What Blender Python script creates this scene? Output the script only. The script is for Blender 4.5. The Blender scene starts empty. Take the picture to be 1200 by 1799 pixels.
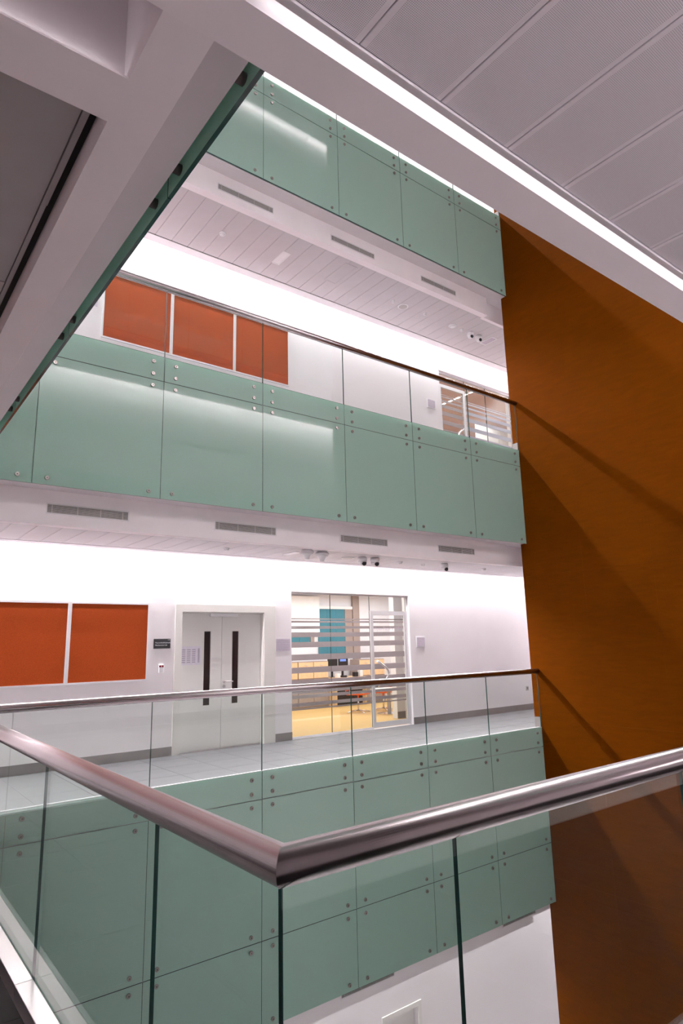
import bpy, math, random
from mathutils import Matrix, Vector

random.seed(4)
scene = bpy.context.scene
C = scene.collection

# ------------------------------------------------------------------ camera
EYE = 1.62
FPX = 1123.446
cam_d = bpy.data.cameras.new('camera')
cam = bpy.data.objects.new('camera', cam_d)
C.objects.link(cam)
cam_d.sensor_fit = 'HORIZONTAL'
cam_d.sensor_width = 36.0
cam_d.lens = FPX / 1200.0 * 36.0
cam_d.clip_start = 0.02
cam_d.clip_end = 200
RX = Vector((0.79253673, -0.6093899, -0.02301018))
RY = Vector((-0.10623675, -0.17512407, 0.97879789))
RZ = Vector((-0.60049919, -0.77328876, -0.20353186))
cam.matrix_world = Matrix(((RX[0], RY[0], RZ[0], 0), (RX[1], RY[1], RZ[1], 0), (RX[2], RY[2], RZ[2], EYE), (0, 0, 0, 1)))
scene.camera = cam

# ------------------------------------------------------------------ world / exposure
w = bpy.data.worlds.new('world')
scene.world = w
w.use_nodes = True
w.node_tree.nodes['Background'].inputs[0].default_value = (0.9, 0.88, 0.95, 1)
w.node_tree.nodes['Background'].inputs[1].default_value = 0.05
vs = scene.view_settings
vs.view_transform = 'Standard'
vs.look = 'None'
vs.gamma = 1
vs.use_curve_mapping = False
vs.exposure = 0.85

# ------------------------------------------------------------------ main dimensions
H = 5.2            # floor to floor
F0 = 0.06          # finished floor, camera level
D = 7.40           # far glass line (y)
YW = 9.58          # far wall (y)
XO = 10.22         # orange wall (x)
XN = 0.917         # left glass line of camera level (x)
YN = 1.45          # near glass line (y)
YB = -0.73         # wall behind the camera (y)
XB = -1.26         # wall left of the camera (x)
XE = 13.4          # right end of galleries
ZB = 3.04          # bulkhead underside (level 0)
ZC = 3.074         # gallery ceiling
ZS = 3.43          # bottom of hung glass
ZLOW = -6.9        # lowest floor
ZTOP = 20.6        # roof
RAILR = 0.046


def area(name, loc, sx, sy, power, rot=(0, 0, 0), col=(1, 0.965, 0.97), spread=180):
    d = bpy.data.lights.new(name, 'AREA')
    d.shape = 'RECTANGLE'
    d.size = sx
    d.size_y = sy
    d.energy = power
    d.color = col
    d.spread = math.radians(spread)
    o = bpy.data.objects.new(name, d)
    o.location = loc
    o.rotation_euler = rot
    C.objects.link(o)
    return o


COVE = 760.0
TW = math.radians(-66)    # far strips look down and out to the void, the near ones towards their wall
TN = math.radians(60)
# cove strips in the slot between ceiling trim and back wall of the far galleries
for k, pw in ((0, 0.95), (1, 1.0), (2, 1.0), (3, 0.5)):
    area('cove_light', ((XB + XE) / 2, 9.46, ZC + H * k + 0.07), XE - XB - 0.1, 0.08, COVE * pw, rot=(TW, 0, 0))
area('cove_light', ((XB + XE) / 2, 9.46, -3.01), XE - XB - 0.1, 0.08, COVE * 0.7, rot=(TW, 0, 0))
# the same coves of the near galleries above the camera
for k, pw in ((1, 1.2), (2, 0.25), (3, 0.3)):
    area('cove_light', ((XN + XE) / 2 + 0.3, YB + 0.13, ZC + H * k + 0.13), XE - XN - 1.0, 0.08, COVE * pw, rot=(-TN, 0, 0))
# left galleries: unseen strips, added for ambient light
for k, pw in ((1, 0.05), (2, 0.05), (3, 0.05)):
    area('cove_light', (XB + 0.13, 4.2, ZC + H * k + 0.03), 0.08, 9.5, COVE * pw, rot=(0, TN, 0))
# camera level: wall cove behind the camera (unseen, added to brighten the near ceiling), strip beside the perforated ceiling, strip in the coffer
area('cove_light', (6.0, YB + 0.13, ZC + 0.03), 12.0, 0.08, COVE * 0.31, rot=(-TN, 0, 0))
area('cove_light', (6.9, 0.984, 3.070), 12.6, 0.010, 2.6, rot=(math.radians(90), 0, 0))
area('cove_light', (-0.4, 1.412, 3.052), 1.6, 0.012, 0.17, rot=(math.radians(180 - 20), 0, 0))


# ------------------------------------------------------------------ materials
def new_mat(name):
    m = bpy.data.materials.new(name)
    m.use_nodes = True
    nt = m.node_tree
    return m, nt, nt.nodes['Principled BSDF']


def N(nt, t, **kw):
    n = nt.nodes.new(t)
    for k, v in kw.items():
        setattr(n, k, v)
    return n


def L(nt, a, b):
    nt.links.new(a, b)


def paint(name, col, rough=0.6, var=0.03, scale=6.0, bump=0.0, bscale=200.0, spec=0.3, metal=0.0):
    m, nt, b = new_mat(name)
    tc = N(nt, 'ShaderNodeTexCoord')
    no = N(nt, 'ShaderNodeTexNoise')
    no.inputs['Scale'].default_value = scale
    no.inputs['Detail'].default_value = 4
    L(nt, tc.outputs['Object'], no.inputs['Vector'])
    r = N(nt, 'ShaderNodeValToRGB')
    r.color_ramp.elements[0].position = 0.3
    r.color_ramp.elements[1].position = 0.7
    r.color_ramp.elements[0].color = tuple(max(0, c * (1 - var)) for c in col) + (1,)
    r.color_ramp.elements[1].color = tuple(min(1, c * (1 + var)) for c in col) + (1,)
    L(nt, no.outputs['Fac'], r.inputs['Fac'])
    L(nt, r.outputs['Color'], b.inputs['Base Color'])
    b.inputs['Roughness'].default_value = rough
    b.inputs['Specular IOR Level'].default_value = spec
    b.inputs['Metallic'].default_value = metal
    if bump > 0:
        n2 = N(nt, 'ShaderNodeTexNoise')
        n2.inputs['Scale'].default_value = bscale
        L(nt, tc.outputs['Object'], n2.inputs['Vector'])
        bp = N(nt, 'ShaderNodeBump')
        bp.inputs['Strength'].default_value = bump
        bp.inputs['Distance'].default_value = 0.002
        L(nt, n2.outputs['Fac'], bp.inputs['Height'])
        L(nt, bp.outputs['Normal'], b.inputs['Normal'])
    return m


def brushed(name, col, rough, sc):
    m, nt, b = new_mat(name)
    tc = N(nt, 'ShaderNodeTexCoord')
    mp = N(nt, 'ShaderNodeMapping')
    mp.inputs['Scale'].default_value = sc
    no = N(nt, 'ShaderNodeTexNoise')
    no.inputs['Scale'].default_value = 1.0
    no.inputs['Detail'].default_value = 3
    L(nt, tc.outputs['Object'], mp.inputs['Vector'])
    L(nt, mp.outputs['Vector'], no.inputs['Vector'])
    r = N(nt, 'ShaderNodeMapRange')
    r.inputs['To Min'].default_value = rough * 0.985
    r.inputs['To Max'].default_value = rough * 1.015
    L(nt, no.outputs['Fac'], r.inputs['Value'])
    L(nt, r.outputs['Result'], b.inputs['Roughness'])
    b.inputs['Base Color'].default_value = col + (1,)
    b.inputs['Metallic'].default_value = 1.0
    return m


def clear_glass(name, tint):
    m, nt, b = new_mat(name)
    nt.nodes.remove(b)
    out = nt.nodes['Material Output']
    tr = N(nt, 'ShaderNodeBsdfTransparent')
    tr.inputs['Color'].default_value = tint + (1,)
    gl = N(nt, 'ShaderNodeBsdfGlossy')
    gl.inputs['Roughness'].default_value = 0.0
    gl.inputs['Color'].default_value = (0.95, 1, 0.97, 1)
    fr = N(nt, 'ShaderNodeFresnel')
    # same outside IOR for both sides of the thin pane
    geo = N(nt, 'ShaderNodeNewGeometry')
    io = N(nt, 'ShaderNodeMapRange')
    io.inputs['To Min'].default_value = 1.5
    io.inputs['To Max'].default_value = 1.0 / 1.5
    L(nt, geo.outputs['Backfacing'], io.inputs['Value'])
    L(nt, io.outputs['Result'], fr.inputs['IOR'])
    mx = N(nt, 'ShaderNodeMixShader')
    L(nt, fr.outputs['Fac'], mx.inputs['Fac'])
    L(nt, tr.outputs['BSDF'], mx.inputs[1])
    L(nt, gl.outputs['BSDF'], mx.inputs[2])
    L(nt, mx.outputs['Shader'], out.inputs['Surface'])
    return m


def frosted(name, col):
    m, nt, b = new_mat(name)
    tc = N(nt, 'ShaderNodeTexCoord')
    no = N(nt, 'ShaderNodeTexNoise')
    no.inputs['Scale'].default_value = 90
    no.inputs['Detail'].default_value = 5
    L(nt, tc.outputs['Object'], no.inputs['Vector'])
    r = N(nt, 'ShaderNodeValToRGB')
    r.color_ramp.elements[0].color = tuple(c * 0.93 for c in col) + (1,)
    r.color_ramp.elements[1].color = tuple(c * 1.07 for c in col) + (1,)
    L(nt, no.outputs['Fac'], r.inputs['Fac'])
    L(nt, r.outputs['Color'], b.inputs['Base Color'])
    b.inputs['Roughness'].default_value = 0.03
    b.inputs['IOR'].default_value = 1.5
    b.inputs['Specular IOR Level'].default_value = 0.5
    # a little light comes through the backing
    tl = N(nt, 'ShaderNodeBsdfTranslucent')
    tl.inputs['Color'].default_value = tuple(c * 1.3 for c in col) + (1,)
    ms = N(nt, 'ShaderNodeMixShader')
    ms.inputs['Fac'].default_value = 0.28
    L(nt, b.outputs['BSDF'], ms.inputs[1])
    L(nt, tl.outputs['BSDF'], ms.inputs[2])
    L(nt, ms.outputs['Shader'], nt.nodes['Material Output'].inputs['Surface'])
    return m


def emit(name, col, s):
    m, nt, b = new_mat(name)
    b.inputs['Base Color'].default_value = col + (1,)
    b.inputs['Emission Color'].default_value = col + (1,)
    b.inputs['Emission Strength'].default_value = s
    return m


def grid_dots(name, base, dark, pitch, rad, half_x, axes=(0, 1)):
    """perforated sheet: rows of small holes, plain margins along the long edges"""
    m, nt, b = new_mat(name)
    tc = N(nt, 'ShaderNodeTexCoord')
    sp = N(nt, 'ShaderNodeSeparateXYZ')
    L(nt, tc.outputs['Object'], sp.inputs[0])

    def mth(op, a, bb=None, c=None):
        n = N(nt, 'ShaderNodeMath', operation=op)
        for i, v in enumerate((a, bb, c)):
            if v is None:
                continue
            if isinstance(v, (int, float)):
                n.inputs[i].default_value = v
            else:
                L(nt, v, n.inputs[i])
        return n.outputs[0]
    cs = []
    for ax in axes:
        f = mth('FRACT', mth('ADD', mth('MULTIPLY', sp.outputs[ax], 1.0 / pitch), 100.0))
        cs.append(mth('POWER', mth('SUBTRACT', f, 0.5), 2.0))
    dist = mth('SQRT', mth('ADD', cs[0], cs[1]))
    hole = mth('LESS_THAN', dist, rad / pitch)
    inside = mth('LESS_THAN', mth('ABSOLUTE', sp.outputs[axes[0]]), half_x)
    fac = mth('MULTIPLY', hole, inside)
    mx = N(nt, 'ShaderNodeMix', data_type='RGBA')
    L(nt, fac, mx.inputs['Factor'])
    mx.inputs['A'].default_value = base + (1,)
    mx.inputs['B'].default_value = dark + (1,)
    L(nt, mx.outputs['Result'], b.inputs['Base Color'])
    b.inputs['Roughness'].default_value = 0.45
    return m


def wood_orange(name):
    m, nt, b = new_mat(name)
    tc = N(nt, 'ShaderNodeTexCoord')
    geo = N(nt, 'ShaderNodeNewGeometry')
    mp = N(nt, 'ShaderNodeMapping')
    mp.inputs['Scale'].default_value = (1, 1.2, 6)
    L(nt, geo.outputs['Position'], mp.inputs['Vector'])
    no = N(nt, 'ShaderNodeTexNoise')
    no.inputs['Scale'].default_value = 3.0
    no.inputs['Detail'].default_value = 6
    L(nt, mp.outputs['Vector'], no.inputs['Vector'])
    r = N(nt, 'ShaderNodeValToRGB')
    r.color_ramp.elements[0].position = 0.25
    r.color_ramp.elements[1].position = 0.75
    r.color_ramp.elements[0].color = (0.102, 0.0230, 0.0001, 1)
    r.color_ramp.elements[1].color = (0.122, 0.0285, 0.0001, 1)
    L(nt, no.outputs['Fac'], r.inputs['Fac'])
    # horizontal grooves
    wv = N(nt, 'ShaderNodeTexWave', wave_type='BANDS', bands_direction='Z')
    wv.inputs['Scale'].default_value = 15.7
    wv.inputs['Distortion'].default_value = 0.6
    L(nt, geo.outputs['Position'], wv.inputs['Vector'])
    mr = N(nt, 'ShaderNodeMapRange')
    mr.inputs['To Min'].default_value = 0.86
    mr.inputs['To Max'].default_value = 1.05
    L(nt, wv.outputs['Fac'], mr.inputs['Value'])
    mx = N(nt, 'ShaderNodeMix', data_type='RGBA', blend_type='MULTIPLY')
    mx.inputs['Factor'].default_value = 1
    L(nt, r.outputs['Color'], mx.inputs['A'])
    L(nt, mr.outputs['Result'], mx.inputs['B'])
    L(nt, mx.outputs['Result'], b.inputs['Base Color'])
    bp = N(nt, 'ShaderNodeBump')
    bp.inputs['Strength'].default_value = 0.25
    bp.inputs['Distance'].default_value = 0.003
    L(nt, wv.outputs['Fac'], bp.inputs['Height'])
    L(nt, bp.outputs['Normal'], b.inputs['Normal'])
    b.inputs['Roughness'].default_value = 0.7
    b.inputs['Specular IOR Level'].default_value = 0.02
    return m


M = {}
M['wall'] = paint('white_wall_paint', (0.82, 0.77, 0.79), 0.7, 0.015, 2.0, 0.1, 60)
M['beam'] = paint('white_plaster', (0.92, 0.85, 0.88), 0.75, 0.02, 3.0, 0.15, 90)
M['board'] = paint('ceiling_board_white', (0.60, 0.555, 0.58), 0.45, 0.02, 4.0)
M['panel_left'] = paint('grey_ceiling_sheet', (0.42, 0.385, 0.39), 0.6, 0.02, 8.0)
M['trim'] = paint('white_metal_trim', (0.80, 0.76, 0.79), 0.4, 0.01, 5.0)
M['gap'] = paint('dark_slot', (0.05, 0.045, 0.045), 0.8, 0.05, 5.0)
M['perf'] = grid_dots('perforated_metal', (0.80, 0.745, 0.785), (0.42, 0.385, 0.415), 0.0044, 0.0014, 0.123)
M['steel'] = brushed('brushed_steel', (0.56, 0.51, 0.52), 0.30, (400, 400, 400))
M['steel_x'] = brushed('brushed_steel_rail_x', (0.47, 0.415, 0.425), 0.27, (3, 700, 700))
M['steel_y'] = brushed('brushed_steel_rail_y', (0.47, 0.415, 0.425), 0.27, (700, 3, 700))
M['bolt'] = brushed('bolt_steel', (0.36, 0.33, 0.315), 0.32, (300, 300, 300))
M['bolt_c'] = paint('bolt_socket_dark', (0.10, 0.08, 0.08), 0.5)
M['glass'] = clear_glass('clear_glass', (0.945, 0.975, 0.965))
M['glass_near'] = clear_glass('clear_glass_thick', (0.90, 0.945, 0.93))
M['glass_in'] = clear_glass('office_glass', (0.975, 0.985, 0.98))
M['edge'] = paint('glass_edge_dark_green', (0.010, 0.050, 0.042), 0.1, 0.05, 5.0, spec=0.5)
M['frost'] = frosted('green_backed_glass', (0.45, 0.64, 0.565))
M['orange'] = wood_orange('orange_slotted_wood')
M['felt'] = paint('rust_felt', (0.32, 0.052, 0.011), 0.95, 0.10, 90.0, 0.4, 500, spec=0.1)
M['alu'] = paint('aluminium_frame', (0.78, 0.76, 0.78), 0.35, 0.01, 5.0, metal=0.3)
M['door'] = paint('door_paint', (0.74, 0.72, 0.70), 0.5, 0.01, 3.0)
M['doorframe'] = paint('door_frame_paint', (0.74, 0.71, 0.68), 0.5, 0.01, 3.0)
M['black'] = paint('black_plastic', (0.02, 0.018, 0.022), 0.35, 0.05, 5.0)
M['dark_glass'] = paint('dark_door_glass', (0.022, 0.011, 0.011), 0.05, 0.05, 5.0, spec=0.2)
M['white_p'] = paint('white_plastic', (0.82, 0.80, 0.82), 0.35, 0.01, 5.0)
M['paper'] = paint('paper', (0.70, 0.66, 0.74), 0.8, 0.05, 20.0)
M['lilac'] = paint('lilac_paper', (0.56, 0.49, 0.57), 0.8, 0.08, 30.0)
M['ink'] = paint('grey_ink', (0.42, 0.38, 0.46), 0.8, 0.05, 20.0)
M['red'] = emit('red_led', (0.9, 0.02, 0.05), 1.0)
M['tile'] = paint('grey_floor_tile', (0.125, 0.12, 0.13), 0.45, 0.12, 5.0, spec=0.4)
M['grout'] = paint('tile_grout', (0.20, 0.19, 0.20), 0.8)
M['dark_tile'] = paint('dark_floor_tile', (0.03, 0.024, 0.025), 0.8, 0.12, 5.0, spec=0.08)
M['skirt'] = paint('grey_skirting', (0.22, 0.195, 0.195), 0.5, 0.06, 6.0)
M['concrete'] = paint('slab_plaster', (0.70, 0.65, 0.67), 0.8, 0.03, 3.0)
M['stripe'] = paint('grey_glass_film', (0.36, 0.31, 0.31), 0.6, 0.02, 5.0)
M['stripe_b'] = paint('blue_grey_glass_film', (0.46, 0.46, 0.52), 0.6, 0.02, 5.0)
M['wood'] = paint('beech_laminate', (0.80, 0.56, 0.34), 0.5, 0.08, 9.0)
M['carpet'] = paint('ochre_floor', (0.72, 0.46, 0.19), 0.7, 0.08, 40.0)
M['teal'] = paint('teal_blind', (0.06, 0.22, 0.29), 0.7, 0.05, 5.0)
M['taupe'] = paint('taupe_laminate', (0.36, 0.29, 0.27), 0.6, 0.05, 5.0)
M['cream'] = paint('cream_wall', (0.80, 0.80, 0.85), 0.7, 0.02, 4.0)
M['salmon'] = paint('salmon_ceiling', (0.72, 0.50, 0.48), 0.7, 0.04, 4.0)
M['orange_seat'] = paint('orange_seat_fabric', (0.85, 0.16, 0.05), 0.8, 0.06, 30.0)
M['chrome'] = paint('chrome', (0.8, 0.8, 0.82), 0.12, 0.01, 5.0, metal=1.0)
M['screen'] = emit('monitor_glow', (0.12, 0.2, 0.55), 0.5)
M['fitting'] = paint('opal_diffuser', (0.85, 0.82, 0.84), 0.3)
M['lamp'] = emit('lit_diffuser', (1, 0.97, 0.98), 3.0)
M['blind_w'] = paint('white_blind', (0.85, 0.84, 0.86), 0.7)
M['grille'] = paint('vent_slat_grey', (0.50, 0.46, 0.46), 0.5)


# ------------------------------------------------------------------ helpers
def tag(o, label=None, cat=None, group=None, kind=None):
    if label:
        o['label'] = label
    if cat:
        o['category'] = cat
    if group:
        o['group'] = group
    if kind:
        o['kind'] = kind
    return o


WORLD = {}


def wloc(o):
    return WORLD.get(o.name, Vector((0, 0, 0)))


def empty(name, loc):
    o = bpy.data.objects.new(name, None)
    o.empty_display_size = 0.1
    C.objects.link(o)
    o.location = loc
    WORLD[o.name] = Vector(loc)
    return o


def put(name, me, loc, parent=None, rz=0.0):
    o = bpy.data.objects.new(name, me)
    C.objects.link(o)
    WORLD[o.name] = Vector(loc)
    if parent is not None:
        o.parent = parent
        o.location = Vector(loc) - wloc(parent)
    else:
        o.location = loc
    if rz:
        o.rotation_euler = (0, 0, rz)
    return o


BOXC = {}


def box_mesh(dx, dy, dz, mat, bevel=0.0, edge=None, thin=None):
    """box centred on its origin; edge: second material for all faces but the two normal to axis `thin`"""
    key = (round(dx, 5), round(dy, 5), round(dz, 5), mat, bevel, edge, thin)
    if key in BOXC:
        return BOXC[key]
    x, y, z = dx / 2, dy / 2, dz / 2
    b = min(bevel, x * 0.9, y * 0.9, z * 0.9)
    vs, fs = [], []
    if b <= 0:
        vs = [(-x, -y, -z), (x, -y, -z), (x, y, -z), (-x, y, -z), (-x, -y, z), (x, -y, z), (x, y, z), (-x, y, z)]
        fs = [(0, 3, 2, 1), (4, 5, 6, 7), (0, 1, 5, 4), (1, 2, 6, 5), (2, 3, 7, 6), (3, 0, 4, 7)]
        axes = [2, 2, 1, 0, 1, 0]
    else:
        import bmesh
        bm = bmesh.new()
        bmesh.ops.create_cube(bm, size=1.0)
        for v in bm.verts:
            v.co = Vector((v.co.x * dx, v.co.y * dy, v.co.z * dz))
        bmesh.ops.bevel(bm, geom=bm.edges[:], offset=b, segments=1, affect='EDGES', profile=0.5)
        me = bpy.data.meshes.new('box')
        bm.to_mesh(me)
        bm.free()
        me.materials.append(M[mat])
        BOXC[key] = me
        return me
    me = bpy.data.meshes.new('box')
    me.from_pydata(vs, [], fs)
    me.materials.append(M[mat])
    if edge:
        me.materials.append(M[edge])
        for p, a in zip(me.polygons, axes):
            p.material_index = 0 if a == thin else 1
    me.update()
    BOXC[key] = me
    return me


def box(name, x0, x1, y0, y1, z0, z1, mat, parent=None, bevel=0.0, edge=None, thin=None):
    me = box_mesh(x1 - x0, y1 - y0, z1 - z0, mat, bevel, edge, thin)
    return put(name, me, ((x0 + x1) / 2, (y0 + y1) / 2, (z0 + z1) / 2), parent)


def boxes(name, lst, mat, parent=None, origin=None):
    """several boxes joined into one mesh (one part)"""
    o = Vector(origin) if origin else Vector(((lst[0][0] + lst[0][1]) / 2, (lst[0][2] + lst[0][3]) / 2, (lst[0][4] + lst[0][5]) / 2))
    vs, fs = [], []
    for (x0, x1, y0, y1, z0, z1) in lst:
        n = len(vs)
        vs += [Vector(p) - o for p in ((x0, y0, z0), (x1, y0, z0), (x1, y1, z0), (x0, y1, z0), (x0, y0, z1), (x1, y0, z1), (x1, y1, z1), (x0, y1, z1))]
        fs += [tuple(n + i for i in f) for f in ((0, 3, 2, 1), (4, 5, 6, 7), (0, 1, 5, 4), (1, 2, 6, 5), (2, 3, 7, 6), (3, 0, 4, 7))]
    me = bpy.data.meshes.new(name)
    me.from_pydata(vs, [], fs)
    me.materials.append(M[mat])
    me.update()
    return put(name, me, o, parent)


def struct(o):
    o['kind'] = 'structure'
    return o


def smooth(me):
    for p in me.polygons:
        p.use_smooth = True
    me.update()
    return me


LATHE = {}


def lathe_mesh(prof, mat, seg=20, axis='z', key=None, mats=None, sm=False):
    """prof: list of (radius, height); mats: material index per ring span"""
    if key and key in LATHE:
        return LATHE[key]
    vs, fs, mi = [], [], []
    for (r, h) in prof:
        for i in range(seg):
            a = 2 * math.pi * i / seg
            p = (r * math.cos(a), r * math.sin(a), h)
            if axis == 'y':      # height points to -y
                p = (p[0], -p[2], p[1])
            elif axis == 'x':    # height points to +x
                p = (p[2], p[0], p[1])
            vs.append(p)
    for j in range(len(prof) - 1):
        for i in range(seg):
            a, b = j * seg + i, j * seg + (i + 1) % seg
            fs.append((a, b, b + seg, a + seg))
            mi.append(mats[j] if mats else 0)
    fs.append(tuple(range(seg))[::-1])
    mi.append(0)
    fs.append(tuple((len(prof) - 1) * seg + i for i in range(seg)))
    mi.append(mats[-1] if mats else 0)
    me = bpy.data.meshes.new('lathe')
    me.from_pydata(vs, [], fs)
    for m in (mat if isinstance(mat, (list, tuple)) else [mat]):
        me.materials.append(M[m])
    for p, i in zip(me.polygons, mi):
        p.material_index = i
        p.use_smooth = sm and len(p.vertices) == 4
    me.update()
    if key:
        LATHE[key] = me
    return me


def tube(name, pts, r, mat, parent=None, seg=12, origin=None, sm=True):
    """round bar through a polyline"""
    o = Vector(origin) if origin else Vector(pts[0])
    P = [Vector(p) for p in pts]
    vs, fs = [], []
    up = Vector((0, 0, 1))
    for i, p in enumerate(P):
        t = ((P[min(i + 1, len(P) - 1)] - P[max(i - 1, 0)])).normalized()
        u = t.cross(up)
        if u.length < 1e-3:
            u = t.cross(Vector((1, 0, 0)))
        u.normalize()
        v = u.cross(t)
        for k in range(seg):
            a = 2 * math.pi * k / seg
            vs.append(p + u * (r * math.cos(a)) + v * (r * math.sin(a)) - o)
    for i in range(len(P) - 1):
        for k in range(seg):
            a, b = i * seg + k, i * seg + (k + 1) % seg
            fs.append((a, b, b + seg, a + seg))
    fs.append(tuple(range(seg))[::-1])
    fs.append(tuple((len(P) - 1) * seg + k for k in range(seg)))
    me = bpy.data.meshes.new(name)
    me.from_pydata(vs, [], fs)
    me.materials.append(M[mat])
    for p in me.polygons:
        p.use_smooth = sm and len(p.vertices) == 4
    me.update()
    return put(name, me, o, parent)


def text(name, body, size, loc, mat, parent, align='LEFT'):
    """flat lettering facing -y"""
    cu = bpy.data.curves.new(name, 'FONT')
    cu.body = body
    cu.size = size
    cu.align_x = align
    cu.extrude = 0.0004
    tmp = bpy.data.objects.new('tmp_text', cu)
    C.objects.link(tmp)
    dg = bpy.context.evaluated_depsgraph_get()
    me = bpy.data.meshes.new_from_object(tmp.evaluated_get(dg))
    C.objects.unlink(tmp)
    bpy.data.objects.remove(tmp)
    me.transform(Matrix.Rotation(math.radians(90), 4, 'X'))
    me.materials.clear()
    me.materials.append(M[mat])
    return put(name, me, loc, parent)


# ------------------------------------------------------------------ large structure
def st_box(name, *a, **k):
    return struct(box(name, *a, **k))


# lowest floor, roof and the outer shell
st_box('floor', XB - 0.3, XE + 0.3, YB - 0.3, 16.0, ZLOW - 0.3, ZLOW, 'concrete')
st_box('ceiling', XB - 0.3, XE + 0.3, YB - 0.3, 10.2, ZTOP, ZTOP + 0.3, 'wall')
st_box('wall_left', XB - 0.3, XB, YB, 9.9, ZLOW, ZTOP, 'wall')
st_box('wall_near', XB - 0.3, XE + 0.3, YB - 0.3, YB, ZLOW, ZTOP, 'wall')
st_box('wall_right_end', XE, XE + 0.3, YB, 9.58, ZLOW, ZTOP, 'wall')

# --- far wall, storey by storey (openings left free)
DX0, DX1, DZ1 = 4.22, 5.70, 2.19          # double door recess
OX0, OX1, OZ1 = 6.265, 9.115, 2.57        # office glazing
UX0, UX1, UZ1 = 10.40, 13.07, 7.86        # upper glazing
WT = 0.20
struct(boxes('wall_far', [
    (XB, DX0, YW, YW + WT, -0.2, 4.9), (DX0, DX1, YW, YW + WT, DZ1, 4.9), (DX0, DX1, YW + 0.125, YW + WT, -0.2, DZ1),
    (DX1, OX0, YW, YW + WT, -0.2, 4.9),
    (OX0, OX1, YW, YW + WT, OZ1, 4.9), (OX0, OX1, YW, YW + WT, -0.2, 0.05), (OX1, XE, YW, YW + WT, -0.2, 4.9)], 'wall'))
struct(boxes('wall_far', [
    (XB, UX0, YW, YW + WT, 4.9, 10.1), (UX0, UX1, YW, YW + WT, UZ1, 10.1), (UX0, UX1, YW, YW + WT, 4.9, F0 + H), (UX1, XE, YW, YW + WT, 4.9, 10.1)], 'wall'))
st_box('wall_far', XB, XE, YW, YW + WT, 10.1, ZTOP, 'wall')
# lowest storey with a doorway
LX0, LX1, LZ1 = 8.13, 8.90, -4.735
struct(boxes('wall_far', [
    (XB, LX0, YW, YW + WT, ZLOW, -0.2), (LX0, LX1, YW, YW + WT, LZ1, -0.2), (LX1, XE, YW, YW + WT, ZLOW, -0.2),
    (LX0, LX1, YW + 0.15, YW + WT, ZLOW, LZ1)], 'wall'))

# --- slabs and edge beams
for k in range(0, 4):
    z = F0 + H * k
    zs = ZS + H * (k - 1) + 0.012       # level soffit behind the hung glass
    zb = ZB + H * (k - 1)
    if k == 0:
        zs, zb = -2.755, -3.11
    # far gallery: slab with edge beam, then the bulkhead that carries the vents
    struct(boxes('floor', [(XB, XE, 7.83, YW, z - 0.45, z - 0.01), (XB, XE, D + 0.045, 7.70, zs, z + 0.028 if k else z - 0.012), (XB, XE, 7.70, 7.83, zs, z - 0.012)], 'concrete'))
    if k:
        struct(box('floor', XB, XE, 7.71, YW, z - 0.0095, z, 'tile'))
    struct(box('trim_1', XB, 9.94, 7.70, 7.83, zb, zs, 'beam'))
    struct(box('trim_2', 9.94, XE, 7.83, 7.9, zb + 0.02, zs, 'beam'))
    if k > 0:
        # near gallery above the camera
        struct(boxes('floor', [(XB, XE, YB, 1.04, z - 0.45, z), (0.83, XE, 1.17, YN - 0.045, zs, z + 0.028)], 'concrete'))
        struct(box('trim_3', 0.43, XE, 1.04, 1.17, zb, z, 'beam'))
        # left gallery
        struct(boxes('floor', [(XB, 0.43, 1.56, 9.58, z - 0.45, z), (0.557, 0.835, 1.17, 7.40, zs, z + 0.028)], 'concrete'))
        struct(box('trim_4', 0.43, 0.557, 1.17, 7.69, zb, z, 'beam'))
        # coffer between the two: cross beams and lid
        struct(box('trim_5', XB, 0.43, 1.43, 1.56, zb, z - 0.01, 'beam'))
        struct(box('trim_10', XB, 0.43, 1.395, 1.43, zb, zb + 0.006, 'beam'))
        struct(box('trim_6', XB, 0.43, 1.04, 1.17, zb, z - 0.01, 'beam'))
        struct(box('ceiling', XB, 0.43, 1.17, 1.43, zb + 0.40, z - 0.02, 'beam'))
# camera-level floor (near and left gallery)
struct(boxes('floor', [(XB, 0.80, YB, 7.40, -0.45, F0 - 0.012), (0.80, XE, YB, YN - 0.05, -0.45, F0 - 0.012), (0.80, XN - 0.02, YN - 0.05, 7.40, -0.45, 0.0)], 'concrete'))

# --- orange slatted wall: core plus panels
wr = st_box('wall_right', XO + 0.022, XO + 0.30, 1.33, 7.53, ZLOW, ZTOP, 'skirt')
ys = [1.32, 2.56, 3.80, 5.04, 6.28, 7.545]
zz = [ZLOW + 0.12]
z = -4.99
while z < ZTOP - 0.3:
    zz.append(z)
    z += 2.6
zz.append(ZTOP)
for i in range(len(ys) - 1):
    for j in range(len(zz) - 1):
        g = 0.001
        box('wood_panel', XO, XO + 0.02, ys[i] + g, ys[i + 1] - g, zz[j] + g, zz[j + 1] - g, 'orange', wr)
box('wood_panel', XO + 0.02, XO + 0.30, 7.532, 7.545, ZLOW + 0.12, ZTOP, 'orange', wr)
for k in range(0, 4):
    struct(box('baseboard_right', XO - 0.006, XO - 0.001, D + 0.03, 7.54, F0 + H * k, F0 + H * k + 0.20, 'skirt'))

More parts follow.
